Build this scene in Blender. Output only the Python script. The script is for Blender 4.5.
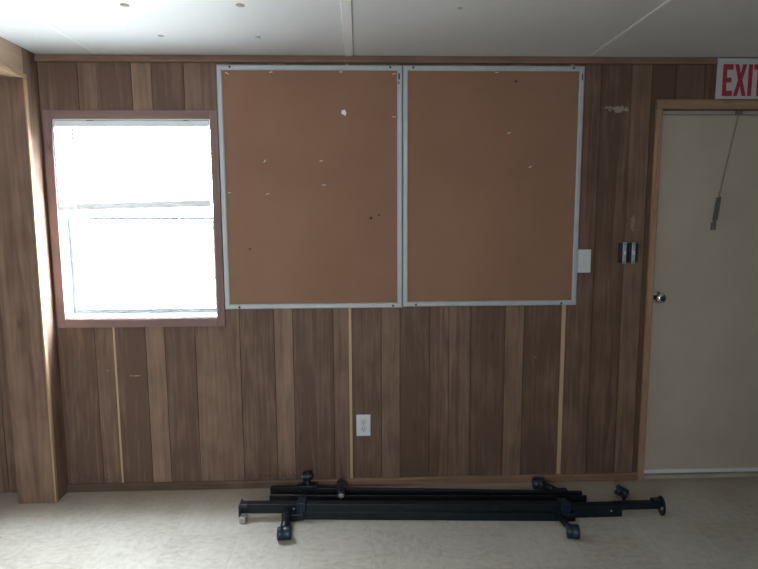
import bpy, bmesh, math, random
from mathutils import Vector, Matrix
random.seed(7)
scene = bpy.context.scene
COL = scene.collection
for o in list(bpy.data.objects):
    bpy.data.objects.remove(o)

# ------------------------------------------------------------------ camera
cd = bpy.data.cameras.new('camera'); cam = bpy.data.objects.new('camera', cd); COL.objects.link(cam)
cd.sensor_fit = 'HORIZONTAL'; cd.sensor_width = 36.0; cd.lens = 562.72 / 758 * 36.0
cd.clip_start = 0.05
Rv = Vector((0.9993992, -0.0343016, -0.0049600)); Uv = Vector((0.0089704, 0.1177722, 0.9930001)); Fv = Vector((0.0334774, 0.9924480, -0.1180092))
cam.matrix_world = Matrix(((Rv.x, Uv.x, -Fv.x, -0.21891), (Rv.y, Uv.y, -Fv.y, -2.91817), (Rv.z, Uv.z, -Fv.z, 1.44797), (0, 0, 0, 1)))
scene.camera = cam

# ------------------------------------------------------------------ daylight (overcast sky and sunlit ground outside)
world = bpy.data.worlds.new('World'); scene.world = world; world.use_nodes = True
wt = world.node_tree; wt.nodes.clear()
wo = wt.nodes.new('ShaderNodeOutputWorld'); bg = wt.nodes.new('ShaderNodeBackground')
tc = wt.nodes.new('ShaderNodeTexCoord'); sep = wt.nodes.new('ShaderNodeSeparateXYZ'); mr = wt.nodes.new('ShaderNodeMapRange')
cr = wt.nodes.new('ShaderNodeValToRGB')
mr.inputs[1].default_value = -1; mr.inputs[2].default_value = 1
for p_, c_, i_ in ((0.0, (0.47, 0.49, 0.505), 0), (0.25, (0.34, 0.355, 0.367), None), (0.47, (0.20, 0.215, 0.225), None), (0.53, (0.22, 0.25, 0.27), None), (0.70, (0.32, 0.345, 0.375), None), (1.0, (0.90, 0.97, 1.05), 1)):
    el = cr.color_ramp.elements[i_] if i_ is not None else cr.color_ramp.elements.new(p_)
    el.position = p_; el.color = c_ + (1,)
wt.links.new(tc.outputs['Generated'], sep.inputs[0]); wt.links.new(sep.outputs['Z'], mr.inputs[0])
wt.links.new(mr.outputs[0], cr.inputs[0]); # the overcast is brighter towards the right of the window, darker towards the left
mx = wt.nodes.new('ShaderNodeMapRange'); side = wt.nodes.new('ShaderNodeValToRGB'); mul = wt.nodes.new('ShaderNodeMix')
mx.inputs[1].default_value = -1; mx.inputs[2].default_value = 1; mul.data_type = 'RGBA'; mul.blend_type = 'MULTIPLY'; mul.inputs[0].default_value = 1
for p_, v_, i_ in ((0.0, 0.15, 0), (0.5, 0.50, None), (1.0, 1.0, 1)):
    el = side.color_ramp.elements[i_] if i_ is not None else side.color_ramp.elements.new(p_)
    el.position = p_; el.color = (v_, v_, v_, 1)
wt.links.new(sep.outputs['X'], mx.inputs[0]); wt.links.new(mx.outputs[0], side.inputs[0])
wt.links.new(cr.outputs[0], mul.inputs[6]); wt.links.new(side.outputs[0], mul.inputs[7]); wt.links.new(mul.outputs[2], bg.inputs[0])
wt.links.new(bg.outputs[0], wo.inputs[0])
bg.inputs[1].default_value = 160.0

def portal(name, loc, rot, sx, sy):
    l = bpy.data.lights.new(name, 'AREA'); l.shape = 'RECTANGLE'; l.size = sx; l.size_y = sy
    l.cycles.is_portal = True
    o = bpy.data.objects.new(name, l); o.location = loc; o.rotation_euler = rot; COL.objects.link(o)
portal('window_daylight', (-1.348, 0.14, 1.438), (math.radians(-90), 0, 0), 0.80, 1.02)
portal('rear_fill_daylight', (-0.95, -5.02, 1.60), (math.radians(90), 0, 0), 0.66, 0.66)  # portal of the added rear window, fill light for the right side

vs = scene.view_settings
vs.view_transform = 'Standard'; vs.look = 'None'; vs.gamma = 1.0; vs.use_curve_mapping = False
vs.exposure = 0.0

# ------------------------------------------------------------------ materials
MATS = {}
def newmat(name):
    m = bpy.data.materials.new(name); m.use_nodes = True; nt = m.node_tree
    b = nt.nodes['Principled BSDF']; MATS[name] = m
    return m, nt, b
def plain(name, c, rough=0.5, metal=0.0, noise=0.0, nscale=30, spec=0.5):
    m, nt, b = newmat(name)
    b.inputs['Roughness'].default_value = rough; b.inputs['Metallic'].default_value = metal
    b.inputs['Specular IOR Level'].default_value = spec
    if noise:
        t = nt.nodes.new('ShaderNodeTexCoord'); n = nt.nodes.new('ShaderNodeTexNoise'); n.inputs['Scale'].default_value = nscale
        n.inputs['Detail'].default_value = 4
        r = nt.nodes.new('ShaderNodeValToRGB')
        r.color_ramp.elements[0].position = 0.3; r.color_ramp.elements[1].position = 0.7
        r.color_ramp.elements[0].color = tuple(x * (1 - noise) for x in c) + (1,)
        r.color_ramp.elements[1].color = tuple(min(1, x * (1 + noise)) for x in c) + (1,)
        nt.links.new(t.outputs['Object'], n.inputs['Vector']); nt.links.new(n.outputs['Fac'], r.inputs[0]); nt.links.new(r.outputs[0], b.inputs['Base Color'])
    else:
        b.inputs['Base Color'].default_value = tuple(c) + (1,)
    return m

class NT:
    """small node helper"""
    def __init__(s, nt): s.nt = nt
    def n(s, t, **k):
        x = s.nt.nodes.new(t)
        for a, v in k.items(): setattr(x, a, v)
        return x
    def l(s, a, b): s.nt.links.new(a, b)
    def math(s, op, a, b=None, c=None):
        x = s.n('ShaderNodeMath', operation=op)
        for i, v in enumerate((a, b, c)):
            if v is None: continue
            if isinstance(v, (int, float)): x.inputs[i].default_value = v
            else: s.l(v, x.inputs[i])
        return x.outputs[0]
    def mix(s, fac, a, b, blend='MIX'):
        x = s.n('ShaderNodeMix', data_type='RGBA', blend_type=blend)
        for i, v in ((0, fac), (6, a), (7, b)):
            if isinstance(v, (int, float)): x.inputs[i].default_value = v
            elif isinstance(v, tuple): x.inputs[i].default_value = v + (1,)
            else: s.l(v, x.inputs[i])
        return x.outputs[2]
    def ramp(s, fac, stops):
        x = s.n('ShaderNodeValToRGB'); r = x.color_ramp
        while len(r.elements) < len(stops): r.elements.new(0.5)
        for el, (p, c) in zip(r.elements, stops):
            el.position = p; el.color = (c + (1,)) if isinstance(c, tuple) else (c, c, c, 1)
        s.l(fac, x.inputs[0]); return x.outputs[0]
    def noise(s, vec, scale, detail=3, rough=0.5, dist=0.0):
        x = s.n('ShaderNodeTexNoise'); s.l(vec, x.inputs['Vector'])
        x.inputs['Scale'].default_value = scale; x.inputs['Detail'].default_value = detail
        x.inputs['Roughness'].default_value = rough; x.inputs['Distortion'].default_value = dist
        return x.outputs['Fac']

def wood_mat(name, dark, light, axis='Z', marks=False, grime=False, rough=0.62, attr=True, tone=0.5, spec=0.25):
    m, nt, b = newmat(name); h = NT(nt)
    tcn = h.n('ShaderNodeTexCoord'); sp = h.n('ShaderNodeSeparateXYZ'); h.l(tcn.outputs['Object'], sp.inputs[0])
    X, Y, Z = sp.outputs
    if attr:
        at = h.n('ShaderNodeAttribute', attribute_name='plank'); sa = h.n('ShaderNodeSeparateColor'); h.l(at.outputs['Color'], sa.inputs[0])
        T, S = h.math('MULTIPLY_ADD', sa.outputs[0], 1.45, -0.06), sa.outputs[1]
    else:
        v = h.n('ShaderNodeValue'); v.outputs[0].default_value = tone; T = v.outputs[0]
        v = h.n('ShaderNodeValue'); v.outputs[0].default_value = 0.3; S = v.outputs[0]
    along, c1, c2 = {'Z': (Z, X, Y), 'X': (X, Z, Y), 'Y': (Y, X, Z)}[axis]
    off = h.math('MULTIPLY', S, 23.0)
    def vec(ka, kc):
        c = h.n('ShaderNodeCombineXYZ')
        h.l(h.math('MULTIPLY_ADD', c1, kc, off), c.inputs[0]); h.l(h.math('MULTIPLY', c2, kc), c.inputs[1])
        h.l(h.math('MULTIPLY_ADD', along, ka, off), c.inputs[2]); return c.outputs[0]
    fine = h.noise(vec(3.0, 210.0), 1.0, 3, 0.7)
    broad = h.noise(vec(1.1, 17.0), 1.0, 4, 0.6, 1.6)
    blot = h.noise(vec(5.0, 9.0), 1.0, 2, 0.5)
    w = h.n('ShaderNodeTexWave', wave_type='BANDS', bands_direction='X'); h.l(vec(0.9, 7.0), w.inputs['Vector'])
    w.inputs['Scale'].default_value = 1.6; w.inputs['Distortion'].default_value = 5.5; w.inputs['Detail'].default_value = 2; w.inputs['Detail Scale'].default_value = 0.8
    g = h.math('ADD', h.math('MULTIPLY', h.math('SUBTRACT', fine, 0.5), 0.24), h.math('MULTIPLY', h.math('SUBTRACT', broad, 0.5), 0.80))
    g = h.math('ADD', g, h.math('MULTIPLY', h.math('SUBTRACT', w.outputs['Fac'], 0.5), 0.05))
    g = h.math('ADD', g, h.math('MULTIPLY', h.math('SUBTRACT', blot, 0.5), 0.45))
    f = h.math('ADD', g, T)
    mid = tuple((a + c) / 2 for a, c in zip(dark, light))
    col = h.ramp(f, [(0.0, dark), (0.5, mid), (1.0, light)])
    # small dark knots
    kn = h.n('ShaderNodeTexVoronoi'); kn.inputs['Scale'].default_value = 1.0; h.l(vec(3.2, 9.0), kn.inputs['Vector'])
    k = h.ramp(kn.outputs['Distance'], [(0.0, 1.0), (0.055, 0.65), (0.14, 0.0)])
    ksel = h.math('GREATER_THAN', h.noise(vec(3.2, 9.0), 0.8, 0), 0.54)
    col = h.mix(h.math('MULTIPLY', h.math('MULTIPLY', k, ksel), 0.55), col, tuple(x * 0.35 for x in dark))
    if attr:
        col = h.mix(sa.outputs[2], col, h.ramp(f, [(0.9, (0.210, 0.132, 0.082)), (1.7, (0.45, 0.305, 0.190))]))
    if marks:
        # chipped / scuffed finish marks, each with its own place on the wall
        brk = h.noise(tcn.outputs['Object'], 55, 3, 0.7)
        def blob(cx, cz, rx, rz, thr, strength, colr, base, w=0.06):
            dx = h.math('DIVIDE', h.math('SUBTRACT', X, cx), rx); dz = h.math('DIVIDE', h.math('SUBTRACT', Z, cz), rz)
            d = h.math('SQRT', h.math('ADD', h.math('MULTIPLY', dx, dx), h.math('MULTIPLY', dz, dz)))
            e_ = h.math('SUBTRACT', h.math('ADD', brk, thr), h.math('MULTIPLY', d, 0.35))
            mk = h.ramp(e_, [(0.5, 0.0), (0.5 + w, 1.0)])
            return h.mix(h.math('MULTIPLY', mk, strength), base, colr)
        col = blob(1.115, 1.992, 0.060, 0.020, 0.28, 0.6, (0.42, 0.36, 0.30), col)
        col = blob(1.06, 1.999, 0.045, 0.009, 0.24, 0.6, (0.36, 0.30, 0.25), col)
        col = blob(1.212, 1.41, 0.020, 0.080, 0.22, 0.55, (0.34, 0.27, 0.22), col)
        col = blob(-1.42, 0.63, 0.075, 0.004, 0.2, 0.6, (0.40, 0.30, 0.22), col)
        col = blob(0.72, 0.70, 0.012, 0.008, 0.15, 0.6, (0.36, 0.27, 0.2), col)
        col = blob(-1.54, 0.66, 0.02, 0.005, 0.2, 0.5, (0.44, 0.33, 0.22), col)
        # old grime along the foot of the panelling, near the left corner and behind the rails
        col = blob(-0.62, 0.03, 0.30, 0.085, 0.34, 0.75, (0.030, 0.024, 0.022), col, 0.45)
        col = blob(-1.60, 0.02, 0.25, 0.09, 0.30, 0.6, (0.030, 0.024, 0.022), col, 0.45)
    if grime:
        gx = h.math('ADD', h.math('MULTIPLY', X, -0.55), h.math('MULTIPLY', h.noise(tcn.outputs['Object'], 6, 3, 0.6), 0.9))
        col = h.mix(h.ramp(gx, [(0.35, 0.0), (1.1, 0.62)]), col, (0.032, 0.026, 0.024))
    h.l(col, b.inputs['Base Color'])
    b.inputs['Roughness'].default_value = rough; b.inputs['Specular IOR Level'].default_value = spec
    bp = h.n('ShaderNodeBump'); bp.inputs['Strength'].default_value = 0.08; bp.inputs['Distance'].default_value = 0.002
    h.l(fine, bp.inputs['Height']); h.l(bp.outputs[0], b.inputs['Normal'])
    return m

DARK, LIGHT = (0.110, 0.063, 0.044), (0.415, 0.268, 0.190)
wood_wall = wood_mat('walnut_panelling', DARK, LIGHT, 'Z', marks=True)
wood_z = wood_mat('walnut_upright', DARK, LIGHT, 'Z', attr=False, tone=0.22)
wood_x = wood_mat('walnut_trim_along', (0.105, 0.062, 0.046), (0.34, 0.205, 0.150), 'X', attr=False, tone=0.45)
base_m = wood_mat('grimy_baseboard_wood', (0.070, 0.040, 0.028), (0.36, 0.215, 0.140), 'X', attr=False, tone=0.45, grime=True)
beam_y = wood_mat('walnut_beam_face', (0.22, 0.145, 0.100), (0.54, 0.38, 0.27), 'Y', attr=False, tone=0.5)
wood_y = wood_mat('walnut_beam', DARK, LIGHT, 'Y', attr=False, tone=0.5)
case_z = wood_mat('door_casing_wood', (0.165, 0.090, 0.052), (0.52, 0.325, 0.200), 'Z', attr=False, tone=0.45)
case_x = wood_mat('door_casing_wood_across', (0.18, 0.105, 0.062), (0.50, 0.330, 0.215), 'X', attr=False, tone=0.45)
oak_y = wood_mat('oak_edge_strip', (0.26, 0.16, 0.09), (0.50, 0.34, 0.20), 'Y', attr=False, tone=0.5)
oak_z = wood_mat('oak_edge_upright', (0.26, 0.16, 0.09), (0.50, 0.34, 0.20), 'Z', attr=False, tone=0.5)
win_wood_z = wood_mat('window_casing_wood', (0.120, 0.072, 0.066), (0.30, 0.185, 0.165), 'Z', attr=False, tone=0.5)
win_wood_x = wood_mat('window_casing_across', (0.120, 0.072, 0.066), (0.30, 0.185, 0.165), 'X', attr=False, tone=0.5)
groove_m = plain('dark_groove', (0.028, 0.017, 0.013), 0.8)
ceil_m = plain('white_ceiling_board', (0.67, 0.68, 0.685), 0.55, noise=0.02, nscale=6)
batten_m = plain('white_ceiling_batten', (0.76, 0.77, 0.775), 0.45)
white_m = plain('white_window_metal', (0.78, 0.80, 0.82), 0.4)
alu_m = plain('window_aluminium', (0.50, 0.54, 0.56), 0.4)
frame_m = plain('grey_aluminium_frame', (0.41, 0.44, 0.46), 0.45, metal=0.1, noise=0.05, nscale=12)
screw_m = plain('dark_screw', (0.03, 0.03, 0.03), 0.5)
plate_m = plain('white_plastic_plate', (0.62, 0.64, 0.64), 0.4)
slot_m = plain('outlet_slot', (0.05, 0.045, 0.045), 0.6)
recep_m = plain('outlet_face', (0.56, 0.57, 0.57), 0.35)
black_m = plain('black_plastic', (0.012, 0.014, 0.018), 0.45)
steel_m = plain('galvanised_strap', (0.42, 0.46, 0.47), 0.45, metal=0.4)
chrome_m = plain('bright_chrome', (0.80, 0.80, 0.80), 0.12, metal=1.0)
darkchrome_m = plain('lock_core', (0.06, 0.06, 0.07), 0.3, metal=0.8)
rail_m = plain('black_painted_steel', (0.006, 0.010, 0.015), 0.40, noise=0.25, nscale=25, spec=0.30)
roller_m = plain('black_roller_plastic', (0.008, 0.018, 0.034), 0.38, spec=0.4)
rivet_m = plain('bare_rivet', (0.55, 0.57, 0.58), 0.3, metal=0.8)
cap_m = plain('pale_plastic_cap', (0.36, 0.34, 0.30), 0.5)
thresh_m = plain('grey_threshold_metal', (0.62, 0.65, 0.66), 0.45, metal=0.0)
head_m = plain('shaded_frame_grey', (0.33, 0.31, 0.28), 0.6)  # frame grey, darkened to paint in the shade at the door head
sill_m = plain('tan_worn_sill', (0.36, 0.32, 0.26), 0.6, noise=0.1, nscale=12)
sash_m = plain('dull_sash_metal', (0.15, 0.165, 0.17), 0.5)
paper_m = plain('white_paper', (0.80, 0.80, 0.80), 0.8)
red_m = plain('sign_red', (0.36, 0.030, 0.045), 0.5)
sign_m = plain('sign_white', (0.50, 0.51, 0.51), 0.45)
spring_m = plain('dark_spring_steel', (0.16, 0.155, 0.14), 0.6, metal=0.2)
chain_m = plain('dull_chain_steel', (0.34, 0.295, 0.235), 0.6, metal=0.1)
paint_m = plain('pale_painted_wall', (0.16, 0.15, 0.14), 0.6, noise=0.03, nscale=4)
stain_m = plain('dark_stain', (0.03, 0.02, 0.018), 0.8)

def cork_mat():
    m, nt, b = newmat('brown_cork'); h = NT(nt)
    t = h.n('ShaderNodeTexCoord'); v = t.outputs['Object']
    a = h.noise(v, 220, 3, 0.7); c = h.noise(v, 2.2, 3, 0.5)
    f = h.math('ADD', h.math('MULTIPLY', a, 0.45), h.math('MULTIPLY', c, 0.55))
    col = h.ramp(f, [(0.3, (0.228, 0.124, 0.080)), (0.7, (0.290, 0.162, 0.107))])
    h.l(col, b.inputs['Base Color']); b.inputs['Roughness'].default_value = 0.85; b.inputs['Specular IOR Level'].default_value = 0.15
    bp = h.n('ShaderNodeBump'); bp.inputs['Strength'].default_value = 0.15; bp.inputs['Distance'].default_value = 0.001
    h.l(a, bp.inputs['Height']); h.l(bp.outputs[0], b.inputs['Normal'])
    return m
cork_m = cork_mat()

def floor_mat():
    m, nt, b = newmat('vinyl_tile_floor'); h = NT(nt)
    t = h.n('ShaderNodeTexCoord'); v = t.outputs['Object']; sp = h.n('ShaderNodeSeparateXYZ'); h.l(v, sp.inputs[0])
    def cell(c, o):
        q = h.math('DIVIDE', h.math('SUBTRACT', c, o), 0.305); fl = h.math('FLOOR', q); fr = h.math('SUBTRACT', q, fl)
        d = h.math('MINIMUM', fr, h.math('SUBTRACT', 1.0, fr)); return fl, d
    fx, dx = cell(sp.outputs[0], -0.18); fy, dy = cell(sp.outputs[1], -0.45)
    par = h.math('MODULO', h.math('ABSOLUTE', h.math('ADD', fx, fy)), 2.0)
    mp = h.n('ShaderNodeCombineXYZ')
    kx = h.math('MULTIPLY_ADD', par, 14.0, 24.0); ky = h.math('SUBTRACT', 62.0, kx)
    h.l(h.math('MULTIPLY', sp.outputs[0], kx), mp.inputs[0]); h.l(h.math('MULTIPLY', sp.outputs[1], ky), mp.inputs[1])
    mott = h.noise(mp.outputs[0], 1.0, 4, 0.65, 0.4)
    big = h.noise(v, 2.3, 3, 0.55)
    cid = h.n('ShaderNodeCombineXYZ'); h.l(fx, cid.inputs[0]); h.l(fy, cid.inputs[1])
    wn = h.n('ShaderNodeTexWhiteNoise', noise_dimensions='2D'); h.l(cid.outputs[0], wn.inputs['Vector'])
    f = h.math('ADD', h.math('MULTIPLY', mott, 0.55), h.math('MULTIPLY', big, 0.35))
    f = h.math('ADD', f, h.math('MULTIPLY', wn.outputs['Value'], 0.10))
    col = h.ramp(f, [(0.28, (0.325, 0.287, 0.236)), (0.5, (0.475, 0.441, 0.390)), (0.75, (0.58, 0.552, 0.510))])
    # dirty seams
    sd = h.math('MINIMUM', dx, dy); seam = h.ramp(sd, [(0.0, 1.0), (0.011, 0.0)])
    brk = h.noise(v, 7, 2, 0.5); seam = h.math('MULTIPLY', seam, h.ramp(brk, [(0.35, 0.05), (0.7, 0.35)]))
    col = h.mix(seam, col, (0.26, 0.235, 0.19))
    # specks and the dirt line swept up against the wall
    vo = h.n('ShaderNodeTexVoronoi'); vo.inputs['Scale'].default_value = 5.5; h.l(v, vo.inputs['Vector'])
    spk = h.ramp(vo.outputs['Distance'], [(0.0, 1.0), (0.035, 0.8), (0.06, 0.0)])
    vs_ = h.math('GREATER_THAN', h.noise(v, 3.1, 1), 0.52)
    col = h.mix(h.math('MULTIPLY', h.math('MULTIPLY', spk, vs_), 0.5), col, (0.10, 0.085, 0.07))
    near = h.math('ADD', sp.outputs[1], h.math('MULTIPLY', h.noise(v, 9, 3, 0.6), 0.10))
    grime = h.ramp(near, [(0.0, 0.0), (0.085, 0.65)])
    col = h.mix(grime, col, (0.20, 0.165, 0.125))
    tan = h.ramp(h.math('ADD', sp.outputs[1], h.math('MULTIPLY', h.noise(v, 4, 2, 0.5), 0.2)), [(0.0, 0.0), (0.03, 0.35)])  # tan band by the wall: floor dirt plus painted shade below the sill
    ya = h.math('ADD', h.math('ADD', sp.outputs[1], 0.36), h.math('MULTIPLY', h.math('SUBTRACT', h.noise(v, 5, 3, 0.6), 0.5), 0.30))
    tan_shade = h.ramp(ya, [(0.0, 0.0), (0.36, 0.75)])
    h.l(h.mix(h.math('MAXIMUM', tan, tan_shade), col, (0.31, 0.245, 0.18)), b.inputs['Base Color'])
    b.inputs['Roughness'].default_value = 0.42; b.inputs['Specular IOR Level'].default_value = 0.4
    bp = h.n('ShaderNodeBump'); bp.inputs['Strength'].default_value = 0.12; bp.inputs['Distance'].default_value = 0.002
    h.l(mott, bp.inputs['Height']); h.l(bp.outputs[0], b.inputs['Normal'])
    return m
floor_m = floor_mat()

def door_mat():
    m, nt, b = newmat('beige_door_paint'); h = NT(nt)
    t = h.n('ShaderNodeTexCoord'); v = t.outputs['Object']
    a = h.noise(v, 3, 4, 0.6)
    col = h.ramp(a, [(0.35, (0.44, 0.376, 0.302)), (0.65, (0.485, 0.416, 0.337))])
    s = h.noise(v, 26, 4, 0.7); st = h.ramp(s, [(0.68, 0.0), (0.76, 0.4)])
    col = h.mix(st, col, (0.25, 0.21, 0.17))
    h.l(col, b.inputs['Base Color']); b.inputs['Roughness'].default_value = 0.5
    return m
door_m = door_mat()

def glass_mat():
    m, nt, b = newmat('window_glass'); h = NT(nt); nt.nodes.remove(b)
    tr = h.n('ShaderNodeBsdfTransparent'); gl = h.n('ShaderNodeBsdfGlossy'); gl.inputs['Roughness'].default_value = 0.02
    tr.inputs[0].default_value = (0.96, 0.98, 0.97, 1)
    mx = h.n('ShaderNodeMixShader'); mx.inputs[0].default_value = 0.05; h.l(tr.outputs[0], mx.inputs[1]); h.l(gl.outputs[0], mx.inputs[2])
    h.l(mx.outputs[0], nt.nodes['Material Output'].inputs[0]); return m
glass_m = glass_mat()
def slat_mat(name, fac):
    m, nt, b = newmat(name); h = NT(nt); nt.nodes.remove(b)
    d = h.n('ShaderNodeBsdfDiffuse'); d.inputs[0].default_value = (0.82, 0.83, 0.84, 1)
    t = h.n('ShaderNodeBsdfTranslucent'); t.inputs[0].default_value = (0.80, 0.81, 0.82, 1)
    mx = h.n('ShaderNodeMixShader'); mx.inputs[0].default_value = fac
    h.l(d.outputs[0], mx.inputs[1]); h.l(t.outputs[0], mx.inputs[2]); h.l(mx.outputs[0], nt.nodes['Material Output'].inputs[0]); return m
slat_m = slat_mat('white_blind_slats', 0.5)
brail_m = slat_mat('white_blind_rail', 0.06)
clear_m = plain('clear_wand', (0.75, 0.78, 0.80), 0.25)

# ------------------------------------------------------------------ mesh helpers
def box(bm, x0, x1, y0, y1, z0, z1, mi=0):
    vs = [bm.verts.new(p) for p in ((x0, y0, z0), (x1, y0, z0), (x1, y1, z0), (x0, y1, z0), (x0, y0, z1), (x1, y0, z1), (x1, y1, z1), (x0, y1, z1))]
    fs = []
    for q in ((0, 3, 2, 1), (4, 5, 6, 7), (0, 1, 5, 4), (1, 2, 6, 5), (2, 3, 7, 6), (3, 0, 4, 7)):
        f = bm.faces.new([vs[i] for i in q]); f.material_index = mi; fs.append(f)
    return fs
def basis(axis):
    a = Vector(axis).normalized(); up = Vector((0, 0, 1)) if abs(a.z) < 0.95 else Vector((1, 0, 0))
    s = a.cross(up).normalized(); u = s.cross(a).normalized(); return a, s, u
def cyl(bm, p, q, r0, r1=None, n=20, mi=0, smooth=True):
    r1 = r0 if r1 is None else r1; p, q = Vector(p), Vector(q); a, s, u = basis(q - p)
    A = [bm.verts.new(p + (s * math.cos(2 * math.pi * k / n) + u * math.sin(2 * math.pi * k / n)) * r0) for k in range(n)]
    B = [bm.verts.new(q + (s * math.cos(2 * math.pi * k / n) + u * math.sin(2 * math.pi * k / n)) * r1) for k in range(n)]
    for k in range(n):
        f = bm.faces.new((A[k], A[(k + 1) % n], B[(k + 1) % n], B[k])); f.smooth = smooth; f.material_index = mi
    f = bm.faces.new(A[::-1]); f.material_index = mi
    f = bm.faces.new(B); f.material_index = mi
def lathe(bm, p, axis, prof, n=28, mi=0):
    """prof: (distance along axis, radius)"""
    p = Vector(p); a, s, u = basis(axis); rings = []
    for d, r in prof:
        rings.append([bm.verts.new(p + a * d + (s * math.cos(2 * math.pi * k / n) + u * math.sin(2 * math.pi * k / n)) * max(r, 1e-4)) for k in range(n)])
    for A, B in zip(rings, rings[1:]):
        for k in range(n):
            f = bm.faces.new((A[k], A[(k + 1) % n], B[(k + 1) % n], B[k])); f.smooth = True; f.material_index = mi
    f = bm.faces.new(rings[0][::-1]); f.material_index = mi
    f = bm.faces.new(rings[-1]); f.material_index = mi
def prism(bm, prof, P, Q, side=None, mi=0):
    """closed 2-D outline (side, up) swept from P to Q"""
    P, Q = Vector(P), Vector(Q); a = (Q - P).normalized(); s = Vector((a.y, -a.x, 0)).normalized(); u = s.cross(a).normalized()
    A = [bm.verts.new(P + s * x + u * z) for x, z in prof]; B = [bm.verts.new(Q + s * x + u * z) for x, z in prof]
    n = len(prof)
    for k in range(n):
        f = bm.faces.new((A[k], A[(k + 1) % n], B[(k + 1) % n], B[k])); f.material_index = mi
    f = bm.faces.new(A[::-1]); f.material_index = mi
    f = bm.faces.new(B); f.material_index = mi
def tube(bm, pts, r, n=8, closed=False):
    pts = [Vector(p) for p in pts]; rings = []; N = len(pts)
    for i, p in enumerate(pts):
        d = (pts[(i + 1) % N] - pts[i - 1]) if closed else (pts[min(i + 1, N - 1)] - pts[max(i - 1, 0)])
        a, s, u = basis(d)
        rings.append([bm.verts.new(p + (s * math.cos(2 * math.pi * k / n) + u * math.sin(2 * math.pi * k / n)) * r) for k in range(n)])
    m = N if closed else N - 1
    for i in range(m):
        A, B = rings[i], rings[(i + 1) % N]
        for k in range(n):
            f = bm.faces.new((A[k], A[(k + 1) % n], B[(k + 1) % n], B[k])); f.smooth = True
    if not closed:
        bm.faces.new(rings[0][::-1]); bm.faces.new(rings[-1])
def poly(bm, pts, y0, y1):
    """flat outline in x/z given thickness in y"""
    A = [bm.verts.new((x, y0, z)) for x, z in pts]; B = [bm.verts.new((x, y1, z)) for x, z in pts]; n = len(pts)
    bm.faces.new(A); bm.faces.new(B[::-1])
    for k in range(n): bm.faces.new((A[k], B[k], B[(k + 1) % n], A[(k + 1) % n]))
def mesh(name, bm, mats, parent=None, bevel=0.0, seg=2, origin=None):
    bmesh.ops.recalc_face_normals(bm, faces=bm.faces[:])
    if origin is None:
        lo = [min(v.co[i] for v in bm.verts) for i in range(3)]; hi = [max(v.co[i] for v in bm.verts) for i in range(3)]
        origin = Vector(((lo[0] + hi[0]) / 2, (lo[1] + hi[1]) / 2, (lo[2] + hi[2]) / 2)) if parent is not None else Vector((0, 0, 0))
    o_ = Vector(origin)
    for v in bm.verts: v.co -= o_
    me = bpy.data.meshes.new(name); bm.to_mesh(me); bm.free()
    for m in (mats if isinstance(mats, (list, tuple)) else [mats]): me.materials.append(m)
    o = bpy.data.objects.new(name, me); COL.objects.link(o)
    o.location = o_
    if parent is not None:
        o.parent = parent
        w = Vector((0, 0, 0)); q = parent
        while q is not None: w += q.location; q = q.parent
        o.location = o_ - w
    if bevel:
        md = o.modifiers.new('bevel', 'BEVEL'); md.width = bevel; md.segments = seg; md.limit_method = 'ANGLE'; md.angle_limit = math.radians(40)
    return o
def tag(o, label, cat, group=None):
    o['label'] = label; o['category'] = cat
    if group: o['group'] = group
    return o
def thing(name, label, cat, loc, group=None):
    o = bpy.data.objects.new(name, None); o.empty_display_size = 0.05; COL.objects.link(o); o.location = loc
    return tag(o, label, cat, group)
def struct(o): o['kind'] = 'structure'; return o
def B(): return bmesh.new()
def bx(name, m, parent, *c, bevel=0.0):
    b = B(); box(b, *c); return mesh(name, b, m, parent, bevel)

CEIL = 2.247
XR, YR, XL2 = 2.45, -5.0, -4.2     # right wall, rear wall, far side of the adjoining room

# ------------------------------------------------------------------ structure
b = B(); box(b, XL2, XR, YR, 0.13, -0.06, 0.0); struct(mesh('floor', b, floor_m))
b = B(); box(b, XL2 - .1, XR + .1, YR - .1, 0.12, CEIL, CEIL + 0.06); struct(mesh('ceiling', b, ceil_m))

# back wall: vertical plank panelling with dark v-grooves, openings for window and door
WIN = (-1.737, -0.960, 0.935, 1.942); DOOR = (1.335, 2.25, 0.0, 1.985)
planks = [(-4.2, .3), (-3.9, .4), (-3.7, .25), (-3.52, .5), (-3.3, .35), (-3.1, .45), (-2.9, .3), (-2.72, .5), (-2.5, .3), (-2.3, .45), (-2.1, .35), (-1.9, .3),
          (-1.79, .30), (-1.600, .42), (-1.506, 2.05), (-1.496, .26), (-1.339, .56), (-1.240, .30), (-1.083, .46), (-0.851, .33), (-0.672, .54), (-0.574, .27),
          (-0.364, .46), (-0.282, .98), (-0.267, .36), (-0.110, .50), (-0.011, .26), (0.145, .37), (0.25, .45), (0.367, .28), (0.549, .50), (0.650, .27), (0.852, 0.95),
          (0.873, .38), (1.015, .30), (1.171, .49), (1.276, .12), (1.40, .3), (1.55, .36), (1.68, .3), (1.85, .4), (2.05, .3), (2.25, .4), (2.45, None)]
def cut(z0, z1, holes):
    segs = [(z0, z1)]
    for h0, h1 in holes:
        n = []
        for a, c in segs:
            if h1 <= a or h0 >= c: n.append((a, c)); continue
            if h0 > a: n.append((a, h0))
            if h1 < c: n.append((h1, c))
        segs = n
    return segs
b = B(); lay = b.loops.layers.color.new('plank')
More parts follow.
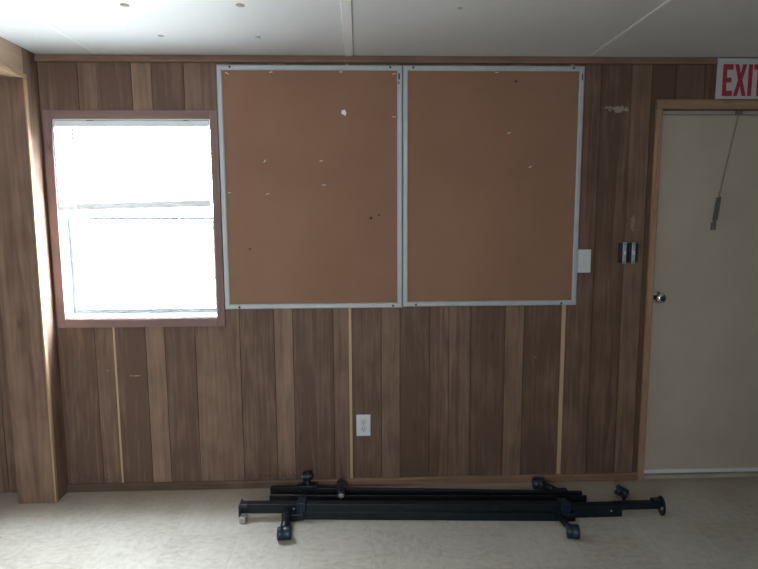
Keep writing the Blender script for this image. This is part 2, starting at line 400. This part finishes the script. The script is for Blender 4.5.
for i in range(len(planks) - 1):
    xa, tone = planks[i]; xb = planks[i + 1][0]; seed = random.random()
    xs = sorted({xa, xb} | {x for x in (WIN[0], WIN[1], DOOR[0], DOOR[1]) if xa < x < xb})
    for x0, x1 in zip(xs, xs[1:]):
        mid = (x0 + x1) / 2; holes = []
        if WIN[0] < mid < WIN[1]: holes.append(WIN[2:])
        if DOOR[0] < mid < DOOR[1]: holes.append((-1, DOOR[3]))
        g0 = 0.0016 if x0 == xa and tone < .9 else 0.0; g1 = 0.0016 if x1 == xb and tone < .9 else 0.0
        for z0, z1 in cut(0.0, CEIL, holes):
            fs = box(b, x0 + g0, x1 - g1, 0.0, 0.10, z0, z1)
            for gx0, gx1, on in ((x0, x0 + g0, g0), (x1 - g1, x1, g1)):
                if on: fs += box(b, gx0, gx1, 0.004, 0.10, z0, z1, 1)
            for f in fs:
                for lp in f.loops: lp[lay] = ((0.42 if tone > 2 and z0 > 1 else min(tone, 1.0)), seed, (1.0 if tone > .9 and not (tone > 2 and z0 > 1) else 0), 1)
struct(mesh('wall_back', b, [wood_wall, groove_m]))
# stub and beam of the wide opening in the left wall
b = B(); box(b, -1.978, -1.79, -0.124, 0.0, 0.0, CEIL); box(b, -1.978, -1.79, -4.7, -0.124, 2.108, CEIL)
box(b, -1.978, -1.79, YR, -4.7, 0.0, CEIL)
for f in b.faces: f.material_index = 0
wl = struct(mesh('wall_left', b, [wood_z, beam_y]))
for f in wl.data.polygons:
    if abs(f.center.y) > 0.2 and f.center.z > 2.0: f.material_index = 1
b = B(); box(b, XR, XR + .1, YR, 0.10, 0, CEIL); struct(mesh('wall_right', b, paint_m))
b = B(); box(b, XL2 - .1, XL2, YR, 0.10, 0, CEIL); struct(mesh('wall_far_left', b, wood_z))
FILL_WIN = (-1.28, -0.62, 1.27, 1.93)  # unseen window opening added behind the camera as fill light
b = B(); box(b, XL2, FILL_WIN[0], YR - .1, YR, 0, CEIL); box(b, FILL_WIN[1], XR, YR - .1, YR, 0, CEIL)
box(b, FILL_WIN[0], FILL_WIN[1], YR - .1, YR, 0, FILL_WIN[2]); box(b, FILL_WIN[0], FILL_WIN[1], YR - .1, YR, FILL_WIN[3], CEIL)
struct(mesh('wall_front', b, paint_m))
b = B(); box(b, FILL_WIN[0], FILL_WIN[1], YR - .055, YR - .05, FILL_WIN[2], FILL_WIN[3]); w2 = struct(mesh('fill_window', b, glass_m))

# trims
b = B(); prism(b, [(0, 0), (0.022, 0.0), (0.020, 0.012), (0.012, 0.030), (0.010, 0.035), (0, 0.035)], (-1.79, 0, 2.2115), (1.5985, 0, 2.2115)); struct(mesh('trim_1', b, wood_x))
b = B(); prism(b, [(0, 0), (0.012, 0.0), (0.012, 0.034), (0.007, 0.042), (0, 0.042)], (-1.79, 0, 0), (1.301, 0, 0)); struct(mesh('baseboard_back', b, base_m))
b = B(); box(b, -1.793, -1.785, -4.7, -0.106, 2.104, 2.128); struct(mesh('trim_2', b, oak_y, bevel=0.002))
b = B(); box(b, -1.793, -1.785, -0.128, -0.105, 0.0, 2.104); struct(mesh('trim_3', b, oak_z, bevel=0.002))
# ceiling battens over the panel joints
for k, (x, w, t) in enumerate(((-1.495, 0.018, 0.003), (-0.262, 0.044, 0.007), (0.945, 0.02, 0.003), (2.16, 0.02, 0.003))):
    b = B(); prism(b, [(-w / 2, 0), (-w / 2 + .003, -t), (w / 2 - .003, -t), (w / 2, 0)], (x, -4.98, CEIL), (x, -0.024, CEIL)); struct(mesh('trim_%d' % (4 + k), b, batten_m))

# ------------------------------------------------------------------ window
x0, x1, z0, z1 = WIN
win = bpy.data.objects.new('window_1', None); COL.objects.link(win); win.location = ((x0 + x1) / 2, 0, z0); struct(win)
b = B()
box(b, x0 - .040, x0 + .001, -.012, 0, z0 - .044, z1 + .040); box(b, x1 - .001, x1 + .038, -.012, 0, z0 - .044, z1 + .040)
for f in b.faces: f.material_index = 0
fs = box(b, x0 + .001, x1 - .001, -.012, 0, z1, z1 + .040, 1) + box(b, x0 + .001, x1 - .001, -.012, 0, z0 - .044, z0, 1)
mesh('casing', b, [win_wood_z, win_wood_x], win, 0.002)
b = B(); box(b, x0, x0 + .006, 0.001, .1, z0, z1); box(b, x1 - .006, x1, 0.001, .1, z0, z1); box(b, x0, x1, 0.001, .1, z1 - .006, z1); box(b, x0, x1, -.004, .1, z0, z0 + .008)
mesh('jamb_liner', b, white_m, win)
def rect_frame(b, x0, x1, y0, y1, z0, z1, w, wt=None, wb=None):
    wt = w if wt is None else wt; wb = w if wb is None else wb
    box(b, x0, x0 + w, y0, y1, z0, z1); box(b, x1 - w, x1, y0, y1, z0, z1)
    box(b, x0 + w, x1 - w, y0, y1, z1 - wt, z1); box(b, x0 + w, x1 - w, y0, y1, z0, z0 + wb)
b = B(); rect_frame(b, x0 + .006, x1 - .006, .060, .118, z0 + .008, z1 - .006, .004, .010, .010); mesh('window_frame', b, white_m, win, .002)
lo = B(); rect_frame(lo, x0 + .011, x1 - .011, .064, .084, z0 + .018, 1.458, .017, .014, .022); s1 = mesh('lower_sash', lo, sash_m, win, .002)
b = B(); box(b, x0 + .026, x1 - .026, .072, .075, z0 + .038, 1.446); mesh('pane', b, glass_m, s1)
b = B(); box(b, -1.40, -1.30, .056, .064, 1.446, 1.456); mesh('sash_latch', b, sash_m, s1, .002)
up = B(); rect_frame(up, x0 + .011, x1 - .011, .090, .112, 1.44, z1 - .016, .017); s2 = mesh('upper_sash', up, white_m, win, .002)
b = B(); box(b, x0 + .026, x1 - .026, .100, .103, 1.455, z1 - .03); mesh('pane', b, glass_m, s2)

# mini blind, half drawn
bl = thing('mini_blind', 'white mini blind drawn half way down inside the bright window', 'blind', (-1.348, .022, z1 - .006))
bx('headrail', white_m, bl, x0 + .010, x1 - .012, .004, .042, z1 - .036, z1 - .008, bevel=.002)
b = B()
zt, zb, ns = z1 - .048, 1.545, 18
for k in range(ns):
    z = zt + (zb - zt) * k / (ns - 1); tilt = math.radians(52); hw = .0125
    pr = []
    for j in range(5):
        s_ = -1 + j * .5; c_ = .0022 * (1 - s_ * s_)
        pr.append((s_ * hw * math.cos(tilt) - c_ * math.sin(tilt), s_ * hw * math.sin(tilt) + c_ * math.cos(tilt)))
    for (ya, za), (yb, zb_) in zip(pr, pr[1:]):
        q = [b.verts.new(v) for v in ((x0 + .012, .024 + ya, z + za), (x1 - .014, .024 + ya, z + za), (x1 - .014, .024 + yb, z + zb_), (x0 + .012, .024 + yb, z + zb_))]
        b.faces.new(q).smooth = True
bmesh.ops.remove_doubles(b, verts=b.verts[:], dist=1e-5)
sl = mesh('slats', b, slat_m, bl); sm = sl.modifiers.new('thick', 'SOLIDIFY'); sm.thickness = .0004
b = B(); prism(b, [(-.008, 0), (.008, 0), (.009, .018), (.006, .034), (-.006, .034), (-.009, .018)], (x0 + .006, .012, 1.490), (x1 - .014, .012, 1.508)); mesh('bottom_rail', b, brail_m, bl, .001)
for x in (-1.60, -1.35, -1.10):
    b = B(); box(b, x - .0008, x + .0008, .008, .010, 1.525, z1 - .036); mesh('ladder_cord', b, clear_m, bl)
b = B(); cyl(b, (x0 + .095, .000, z1 - .06), (x0 + .085, .000, 1.42), .0035, n=6); w_ = mesh('tilt_wand', b, clear_m, bl)
b = B(); box(b, x0 + .093, x0 + .097, -.001, .006, z1 - .062, z1 - .034); mesh('wand_hook', b, alu_m, bl)
for x in (-1.556, -1.082):
    bx('mounting_bracket', screw_m, bl, x - .013, x + .013, .002, .044, z1 - .009, z1 - .0058)

# ------------------------------------------------------------------ door
door = bpy.data.objects.new('door_1', None); COL.objects.link(door); door.location = (1.79, 0, 0); struct(door)
bx('door_slab', door_m, door, 1.339, 2.246, .030, .075, .030, 1.968, bevel=.002)
b = B()
prism(b, [(0, -.003), (.018, -.003), (.018, .034), (.010, .046), (0, .046)], (1.302, 0, 1.994), (2.288, 0, 1.994)); mesh('head_casing', b, case_x, door)
for xs, nm in (((1.302, 1.334), 0), ((2.252, 2.288), 1)):
    b = B(); a, c = xs
    if nm == 0:
        pts = [(a, 0), (a, -.010), (a + .012, -.012), (a + .016, -.018), (c - .006, -.020), (c, -.014), (c, .028), (c - .006, .028), (c - .006, 0)]
    else:
        pts = [(c, 0), (c, -.010), (c - .012, -.012), (c - .016, -.018), (a + .006, -.020), (a, -.014), (a, .028), (a + .006, .028), (a + .006, 0)]
    lo_ = [b.verts.new((x, y, 0)) for x, y in pts]; hi_ = [b.verts.new((x, y, 1.990)) for x, y in pts]; n = len(pts)
    b.faces.new(lo_); b.faces.new(hi_[::-1])
    for k in range(n): b.faces.new((lo_[k], lo_[(k + 1) % n], hi_[(k + 1) % n], hi_[k]))
    mesh('side_casing', b, case_z, door)
bx('frame_head', head_m, door, 1.336, 2.252, .004, .078, 1.968, 1.986, bevel=.002)
b = B(); prism(b, [(-.085, 0), (-.004, 0), (-.012, .010), (-.028, .016), (-.085, .018)], (1.336, 0, 0), (2.252, 0, 0)); mesh('threshold', b, sill_m, door)
bx('door_sweep', thresh_m, door, 1.340, 2.246, .022, .0305, .022, .044, bevel=.002)
b = B(); box(b, 1.33, 2.255, .080, .1, -.001, 1.99); mesh('outer_skin', b, door_m, door)
b = B(); lathe(b, (1.372, .030, 1.016), (0, -1, 0), [(0, .034), (.004, .034), (.008, .028), (.012, .013), (.030, .012), (.034, .020), (.042, .026), (.056, .027), (.066, .022), (.069, .013)]); kn = mesh('door_knob', b, chrome_m, door)
b = B(); lathe(b, (1.372, -.0385, 1.016), (0, -1, 0), [(0, .012), (.002, .012), (.0025, .010)], 16); mesh('lock_core', b, darkchrome_m, kn)
bx('key_button', chrome_m, kn, 1.3705, 1.3735, -.0425, -.040, 1.010, 1.022)
# slim latch strike scuffs live in the paint; the check chain is a thing
ch = thing('door_chain', 'thin chain with dark spring hanging slack across the beige door', 'chain', (1.745, .012, 1.990))
bx('anchor_plate', spring_m, ch, 1.722, 1.756, -.006, .0035, 1.966, 1.984, bevel=.001)
b = B(); P0, P1 = Vector((1.742, .002, 1.970)), Vector((1.673, .016, 1.545)); L = 34
d = (P1 - P0) / L; ax, sd, upv = basis(d)
for k in range(L):
    c = P0 + d * (k + .5); w = sd if k % 2 == 0 else upv
    tube(b, [c + ax * math.cos(t) * .0085 + w * math.sin(t) * .0028 for t in [2 * math.pi * j / 10 for j in range(10)]], .0008, 5, True)
mesh('chain_links', b, chain_m, ch)
b = B(); Q0, Q1 = P1, Vector((1.660, .016, 1.425)); T = 14; pts = []
ax, sd, upv = basis(Q1 - Q0)
for k in range(T * 10 + 1):
    t = k / 10 * 2 * math.pi; pts.append(Q0 + (Q1 - Q0) * (k / (T * 10)) + (sd * math.cos(t) + upv * math.sin(t)) * .0105)
tube(b, pts, .0028, 6); mesh('spring', b, spring_m, ch)
b = B(); cyl(b, Q1, Q1 + Vector((-.002, .001, -.018)), .007, n=12); box(b, 1.646, 1.670, .018, .030, 1.374, 1.412); mesh('end_bracket', b, spring_m, ch, .001)

# ------------------------------------------------------------------ exit sign
sg = thing('exit_sign', 'white EXIT sign with bold red letters above the door', 'sign', (1.745, -.012, 2.043))
bx('panel', sign_m, sg, 1.601, 1.880, -.0165, -.0125, 2.0415, 2.2405)
zb_, zt_ = 2.055, 2.211; yy = (-.0185, -.0166)
def letter(pts):
    b = B(); poly(b, pts, *yy); return mesh('letter', b, red_m, sg)
H = zt_ - zb_
def at(x, pts): return [(x + a, zb_ + c * H) for a, c in pts]
letter(at(1.632, [(0, 0), (.052, 0), (.052, .17), (.020, .17), (.020, .43), (.045, .43), (.045, .58), (.020, .58), (.020, .83), (.052, .83), (.052, 1), (0, 1)]))
letter(at(1.69, [(0, 0), (.020, 0), (.033, .33), (.046, 0), (.066, 0), (.044, .51), (.064, 1), (.044, 1), (.033, .70), (.022, 1), (.002, 1), (.022, .51)]))
letter(at(1.764, [(0, 0), (.020, 0), (.020, 1), (0, 1)]))
letter(at(1.792, [(.019, 0), (.039, 0), (.039, .83), (.058, .83), (.058, 1), (0, 1), (0, .83), (.019, .83)]))

# ------------------------------------------------------------------ cork boards
def cork(name, label, xl, xr, zb, zt, skew, screws, plates):
    t = thing(name, label, 'notice board', ((xl + xr) / 2, 0, zb), 'cork notice boards')
    w = .026
    bx('cork_panel', cork_m, t, xl + w - .004, xr - w + .004, -.010, -.0015, zb + w - .004, zt - w + .004)
    b = B(); sk = skew
    def bar(P, Q): prism(b, [(-w / 2, 0), (-w / 2, .013), (-w / 2 + .004, .017), (w / 2 - .004, .017), (w / 2, .013), (w / 2, 0)], P, Q)
    # mitred frame bars with a raised lip
    o = [(xl, zb), (xr, zb), (xr, zt), (xl, zt)]; i = [(xl + w, zb + w), (xr - w, zb + w), (xr - w, zt - w), (xl + w, zt - w)]
    c = [(xl + .005, zb + .005), (xr - .005, zb + .005), (xr - .005, zt - .005), (xl + .005, zt - .005)]
    i2 = [(xl + w - .005, zb + w - .005), (xr - w + .005, zb + w - .005), (xr - w + .005, zt - w + .005), (xl + w - .005, zt - w + .005)]
    rings = []
    for ring, y in ((o, -.0002), (o, -.013), (c, -.018), (i2, -.018), (i, -.014), (i, -.0002)):
        rings.append([b.verts.new((x, y, z)) for x, z in ring])
    for A, Bq in zip(rings, rings[1:] + rings[:1]):
        for k in range(4): b.faces.new((A[k], A[(k + 1) % 4], Bq[(k + 1) % 4], Bq[k]))
    fr = mesh('frame', b, frame_m, t)
    for x, z in screws:
        b = B(); lathe(b, (x, -.0178, z), (0, -1, 0), [(0, .0058), (.0012, .0058), (.0022, .003)], 12); mesh('screw', b, screw_m, fr)
    for x, z, ww, hh in plates:
        bx('frame_mark', alu_m if ww > hh else screw_m, fr, x - ww / 2, x + ww / 2, -.0190, -.0178, z - hh / 2, z + hh / 2)
    return t
cl = cork('cork_board', 'left brown cork board in grey metal frame, beside the bright window', -.918, 0.0005, .980, 2.2005, 0,
          [(-.852, 2.189), (-.048, .991), (-.844, .991), (-.060, 2.189)], [(-.016, 2.146, .008, .030), (-.018, 2.115, .006, .012), (-.820, 2.188, .012, .004), (-.110, 2.188, .012, .004)])
cr_ = cork('cork_board', 'right brown cork board in grey metal frame, nearer the door', .0035, .922, .984, 2.2005, 0,
           [(.055, 2.189), (.864, 2.189), (.072, .995), (.840, .995)], [(.384, 2.1885, .060, .008), (.909, 2.146, .006, .030)])
cr_['label'] = 'right brown cork board in grey metal frame, nearer the beige door'
# staples, pins and a torn paper scrap left in the cork
def staple(x, z, a, label):
    b = B(); c, s = math.cos(a) * .007, math.sin(a) * .007
    tube(b, [(x - c, -.0098, z - s), (x - c, -.0122, z - s), (x + c, -.0122, z + s), (x + c, -.0098, z + s)], .0017, 6)
    tag(mesh('staple', b, paper_m, origin=(x, -.011, z)), label, 'staple', 'staples left in the cork boards')
for s_ in ((-.651, 2.166, .1, 'tiny staple at top edge of left cork board, left of centre'),
           (-.305, 2.168, 0, 'tiny staple at top edge of left cork board, right of centre'),
           (-.041, 2.160, .3, 'tiny staple in top right corner of left cork board'),
           (-.041, 1.951, -.2, 'tiny staple at right edge of left cork board, level with paper scrap'),
           (-.411, 1.734, .2, 'tiny staple near middle of left cork board, upper of central two'),
           (-.398, 1.614, 0, 'tiny staple near middle of left cork board, lower of central two'),
           (-.693, 1.734, .9, 'tiny staple on left part of left cork board, upper one there'),
           (-.684, 1.570, .2, 'tiny staple on left part of left cork board, lower one there'),
           (-.876, 1.576, .1, 'tiny staple against left frame edge of left cork board'),
           (-.868, 2.160, -.5, 'tiny staple in top left corner of left cork board'),
           (.477, 2.168, .1, 'tiny staple at top edge of right cork board'),
           (.545, 1.872, .3, 'tiny staple on upper half of right cork board, higher of two'),
           (.658, 1.702, .6, 'tiny staple on upper half of right cork board, lower of two')): staple(*s_)
b = B(); poly(b, [(-.304, 1.982), (-.288, 1.986), (-.280, 1.972), (-.284, 1.955), (-.296, 1.962), (-.306, 1.966)], -.0125, -.0102)
tag(mesh('paper_scrap', b, paper_m, origin=(-.293, -.0113, 1.97)), 'torn white paper scrap stuck high on the left cork board', 'paper')
for x, z, r, lb in ((-.160, 1.446, .0070, 'dark round tack low on left cork board, larger of the close pair'), (-.119, 1.461, .0050, 'small dark tack low on left cork board, smaller of the close pair'),
                    (-.782, 1.291, .0045, 'small dark tack alone at lower left of left cork board'), (.575, 2.126, .0060, 'small dark tack near top of right cork board')):
    b = B(); lathe(b, (x, -.0099, z), (0, -1, 0), [(0, r), (.0015, r), (.0028, r * .5)], 12)
    tag(mesh('thumb_tack', b, stain_m, origin=(x, -.011, z)), lb, 'tack', 'dark tacks in the cork boards')

# ------------------------------------------------------------------ electrical fittings
ol = thing('wall_outlet', 'white double power outlet low on the panelled wall', 'outlet', (-.2075, 0, .3405))
b = B(); box(b, -.2455, -.1695, -.006, 0, .281, .400); mesh('cover_plate', b, plate_m, ol, .003)
for z in (.361, .320):
    b = B(); lathe(b, (-.2075, -.0055, z), (0, -1, 0), [(0, .0165), (.0022, .0165), (.003, .015)], 20); r_ = mesh('receptacle', b, recep_m, ol)
    b = B(); box(b, -.2150, -.2128, -.0092, -.0083, z - .002, z + .007); box(b, -.2024, -.2002, -.0092, -.0083, z - .002, z + .008); box(b, -.2096, -.2054, -.0092, -.0083, z - .0125, z - .007)
    mesh('slots', b, slot_m, r_)
b = B(); lathe(b, (-.2075, -.0058, .3405), (0, -1, 0), [(0, .0035), (.001, .003)], 10); mesh('screw', b, steel_m, ol)

sw = thing('light_switch', 'white light switch plate tucked against the right cork board frame', 'light switch', (.958, 0, 1.215))
b = B(); box(b, .9225, .995, -.006, 0, 1.155, 1.277); mesh('cover_plate', b, plate_m, sw, .003)
b = B(); box(b, .9535, .9635, -.0068, -.0055, 1.203, 1.228); mesh('toggle_slot', b, recep_m, sw)
b = B(); poly(b, [(.9555, 1.208), (.9615, 1.208), (.9615, 1.224), (.9555, 1.224)], -.014, -.006); mesh('toggle', b, plate_m, sw, .001)
for z in (1.186, 1.246):
    b = B(); lathe(b, (.9585, -.0058, z), (0, -1, 0), [(0, .0032), (.001, .0026)], 10); mesh('screw', b, steel_m, sw)

ob = thing('open_switch_box', 'uncovered pair of dark switches between cork board and door', 'switch box', (1.196, 0, 1.257))
b = B(); rect_frame(b, 1.141, 1.245, -.004, .0, 1.206, 1.308, .006); box(b, 1.147, 1.239, -.0012, 0, 1.212, 1.302); mesh('box_rim', b, black_m, ob)
for x in (1.168, 1.216):
    b = B(); box(b, x - .021, x + .021, -.012, -.001, 1.214, 1.300); sbod = mesh('switch_body', b, black_m, ob, .002)
    b = B(); box(b, x - .0095, x + .0095, -.0155, -.0118, 1.203, 1.313); mesh('metal_strap', b, steel_m, sbod, .0015)
    b = B(); box(b, x - .004, x + .004, -.026, -.0154, 1.248, 1.268); mesh('toggle', b, plate_m, sbod, .001)
    for z in (1.212, 1.304):
        b = B(); lathe(b, (x, -.0154, z), (0, -1, 0), [(0, .0034), (.001, .0028)], 10); mesh('screw', b, screw_m, sbod)

# ------------------------------------------------------------------ ceiling fasteners
for x, y, lb in ((-1.094, -.661, 'dark screw clip in ceiling, front left of the square of four'), (-.662, -.669, 'dark screw clip in ceiling, front right of the square of four'),
                 (-1.086, -.297, 'pale screw clip in ceiling above window, back left of four'), (-.662, -.291, 'pale screw clip in ceiling above left cork board, back right of four'),
                 (.174, -.656, 'faint screw clip in ceiling right of the centre batten')):
    far = y > -.5; r = .017 if not far else .012
    if x > 0: r = .008
    b = B(); lathe(b, (x, y, CEIL), (0, 0, -1), [(0, r), (.0015, r), (.004, r * .5), (.005, r * .25)], 14)
    tag(mesh('ceiling_screw', b, steel_m if (far or x > 0) else chain_m, origin=(x, y, CEIL - .003)), lb, 'screw', 'screw clips in the ceiling')

# ------------------------------------------------------------------ folded bed frame on the floor
bf = thing('bed_frame', 'folded black metal bed frame with roller legs lying along the wall', 'bed frame', (.2, -.28, 0))
def angle_iron(w, h, t=.0035, lip=True):
    # vertical flange facing the room, top flange pointing back
    return [(0, 0), (t, 0), (t, h - t), (t, h), (-w, h), (-w, h - t), (0, h - t)] if False else [(0, 0), (0, h), (-w, h), (-w, h - t), (-t, h - t), (-t, 0)]
def rail(name, P, Q, w, h, parent=bf):
    b = B(); prism(b, angle_iron(w, h), P, Q); return mesh(name, b, rail_m, parent, .0012)
fr_ = rail('side_rail', (-.805, -.325, .030), (.79, -.395, .030), .040, .046)
lowr = rail('cross_rail', (-.500, -.340, .000), (.800, -.412, .000), .035, .040)
backr = rail('side_rail', (-.703, -.080, .000), (.915, -.205, .000), .020, .038)
midr = rail('cross_rail', (-.690, -.190, .001), (.915, -.260, .001), .007, .048)
ext = rail('extension_rail', (.770, -.385, .002), (1.040, -.383, .002), .040, .060)
ext2 = rail('extension_rail', (1.010, -.368, .028), (1.240, -.368, .028), .030, .034)
# rail clamps
for x, y in ((-.512, -.336), (.752, -.400)):
    b = B(); rect_frame(b, x - .020, x + .020, y - .018, y + .055, 0.002, .086, .005) if False else None
    box(b, x - .021, x + .021, y - .014, y - .004, .030, .086); box(b, x - .021, x + .021, y - .014, y + .052, .080, .088); box(b, x - .007, x + .007, y - .019, y - .013, .030, .090); box(b, x + .013, x + .021, y - .018, y - .013, .030, .090)
    cl_ = mesh('rail_clamp', b, roller_m, bf, .002)
    for dx in (-.014, .014):
        b = B(); lathe(b, (x + dx, y - .0138, .045), (0, -1, 0), [(0, .005), (.003, .004), (.004, .002)], 10); mesh('bolt', b, rail_m, cl_)
def roller_leg(base, knee, c, axis, r=.030, half=.033, stem=.012):
    b = B(); k = Vector(knee); tube(b, [Vector(base), k, Vector(c)], stem, 12); lg = mesh('leg', b, rail_m, bf)
    a = Vector(axis).normalized(); p = Vector(c) - a * half; Lh = 2 * half
    b = B(); lathe(b, p, a, [(0, r * .35), (.0005, r * .8), (.003, r * .97), (.006, r), (Lh / 2 - .003, r), (Lh / 2, r * .94), (Lh / 2 + .003, r), (Lh - .006, r), (Lh - .003, r * .97), (Lh - .0005, r * .8), (Lh, r * .35)], 28)
    ro = mesh('roller', b, roller_m, lg)
    b = B(); cyl(b, p - a * .004, p + a * (Lh + .004), .006, n=10); mesh('axle', b, steel_m, ro)
    return lg
roller_leg((-.580, -.345, .030), (-.578, -.420, .032), (-.573, -.507, .0305), (1, .08, 0), .030, .032, .021)
roller_leg((.712, -.415, .034), (.724, -.470, .030), (.734, -.550, .0325), (1, -.22, .03), .032, .028, .014)
roller_leg((-.500, -.090, .035), (-.505, -.075, .060), (-.512, -.062, .086), (1, .1, .0), .024, .022, .014)
roller_leg((.800, -.190, .030), (.765, -.140, .034), (.722, -.095, .036), (.85, -.45, .15), .030, .030, .020)
roller_leg((1.062, -.375, .050), (1.078, -.325, .048), (1.122, -.200, .035), (.85, -.30, -.38), .026, .030, .009)
# brackets where the back legs are riveted on
bx('leg_bracket', rail_m, bf, -.560, -.455, -.105, -.070, .030, .052, bevel=.002)
bx('leg_bracket', rail_m, bf, .765, .840, -.215, -.175, .020, .052, bevel=.002)
bx('leg_bracket', rail_m, bf, -.606, -.500, -.356, -.336, .004, .034, bevel=.002)
# glide leg pointing at the room
b = B(); cyl(b, (-.331, -.065, .0475), (-.325, -.205, .0475), .0215, n=24); gl_ = mesh('leg', b, roller_m, bf, .002)
b = B(); lathe(b, (-.325, -.2035, .0475), (0.04, -1, 0), [(0, .0135), (.003, .0135), (.005, .011)], 18); mesh('glide_foot', b, cap_m, gl_)
# end plates with hooks
b = B(); box(b, -.812, -.804, -.345, -.275, .020, .080); box(b, -.812, -.770, -.335, -.325, .062, .080); e1 = mesh('end_bracket', b, roller_m, bf, .002)
b = B(); box(b, -.806, -.776, -.368, -.326, .000, .030); mesh('plastic_cap', b, cap_m, e1, .004)
b = B(); lathe(b, (1.236, -.368, .046), (1, -.167, 0), [(0, .046), (.008, .046), (.010, .043)], 24); box(b, 1.195, 1.238, -.385, -.345, .058, .078); e2 = mesh('end_bracket', b, rail_m, bf, .001)
b = B(); lathe(b, (1.230, -.392, .044), (-1, .167, 0), [(-.006, .007), (.003, .006)], 10); mesh('rivet', b, rivet_m, e2)
for x, y, z in ((-.548, -.3365, .055), (.985, -.3835, .034), (-.545, -.0925, .028)):
    b = B(); lathe(b, (x, y, z), (0.05, -1, 0), [(-.002, .0048), (.0022, .0048), (.0036, .0025)], 12); mesh('rivet', b, rivet_m, bf)
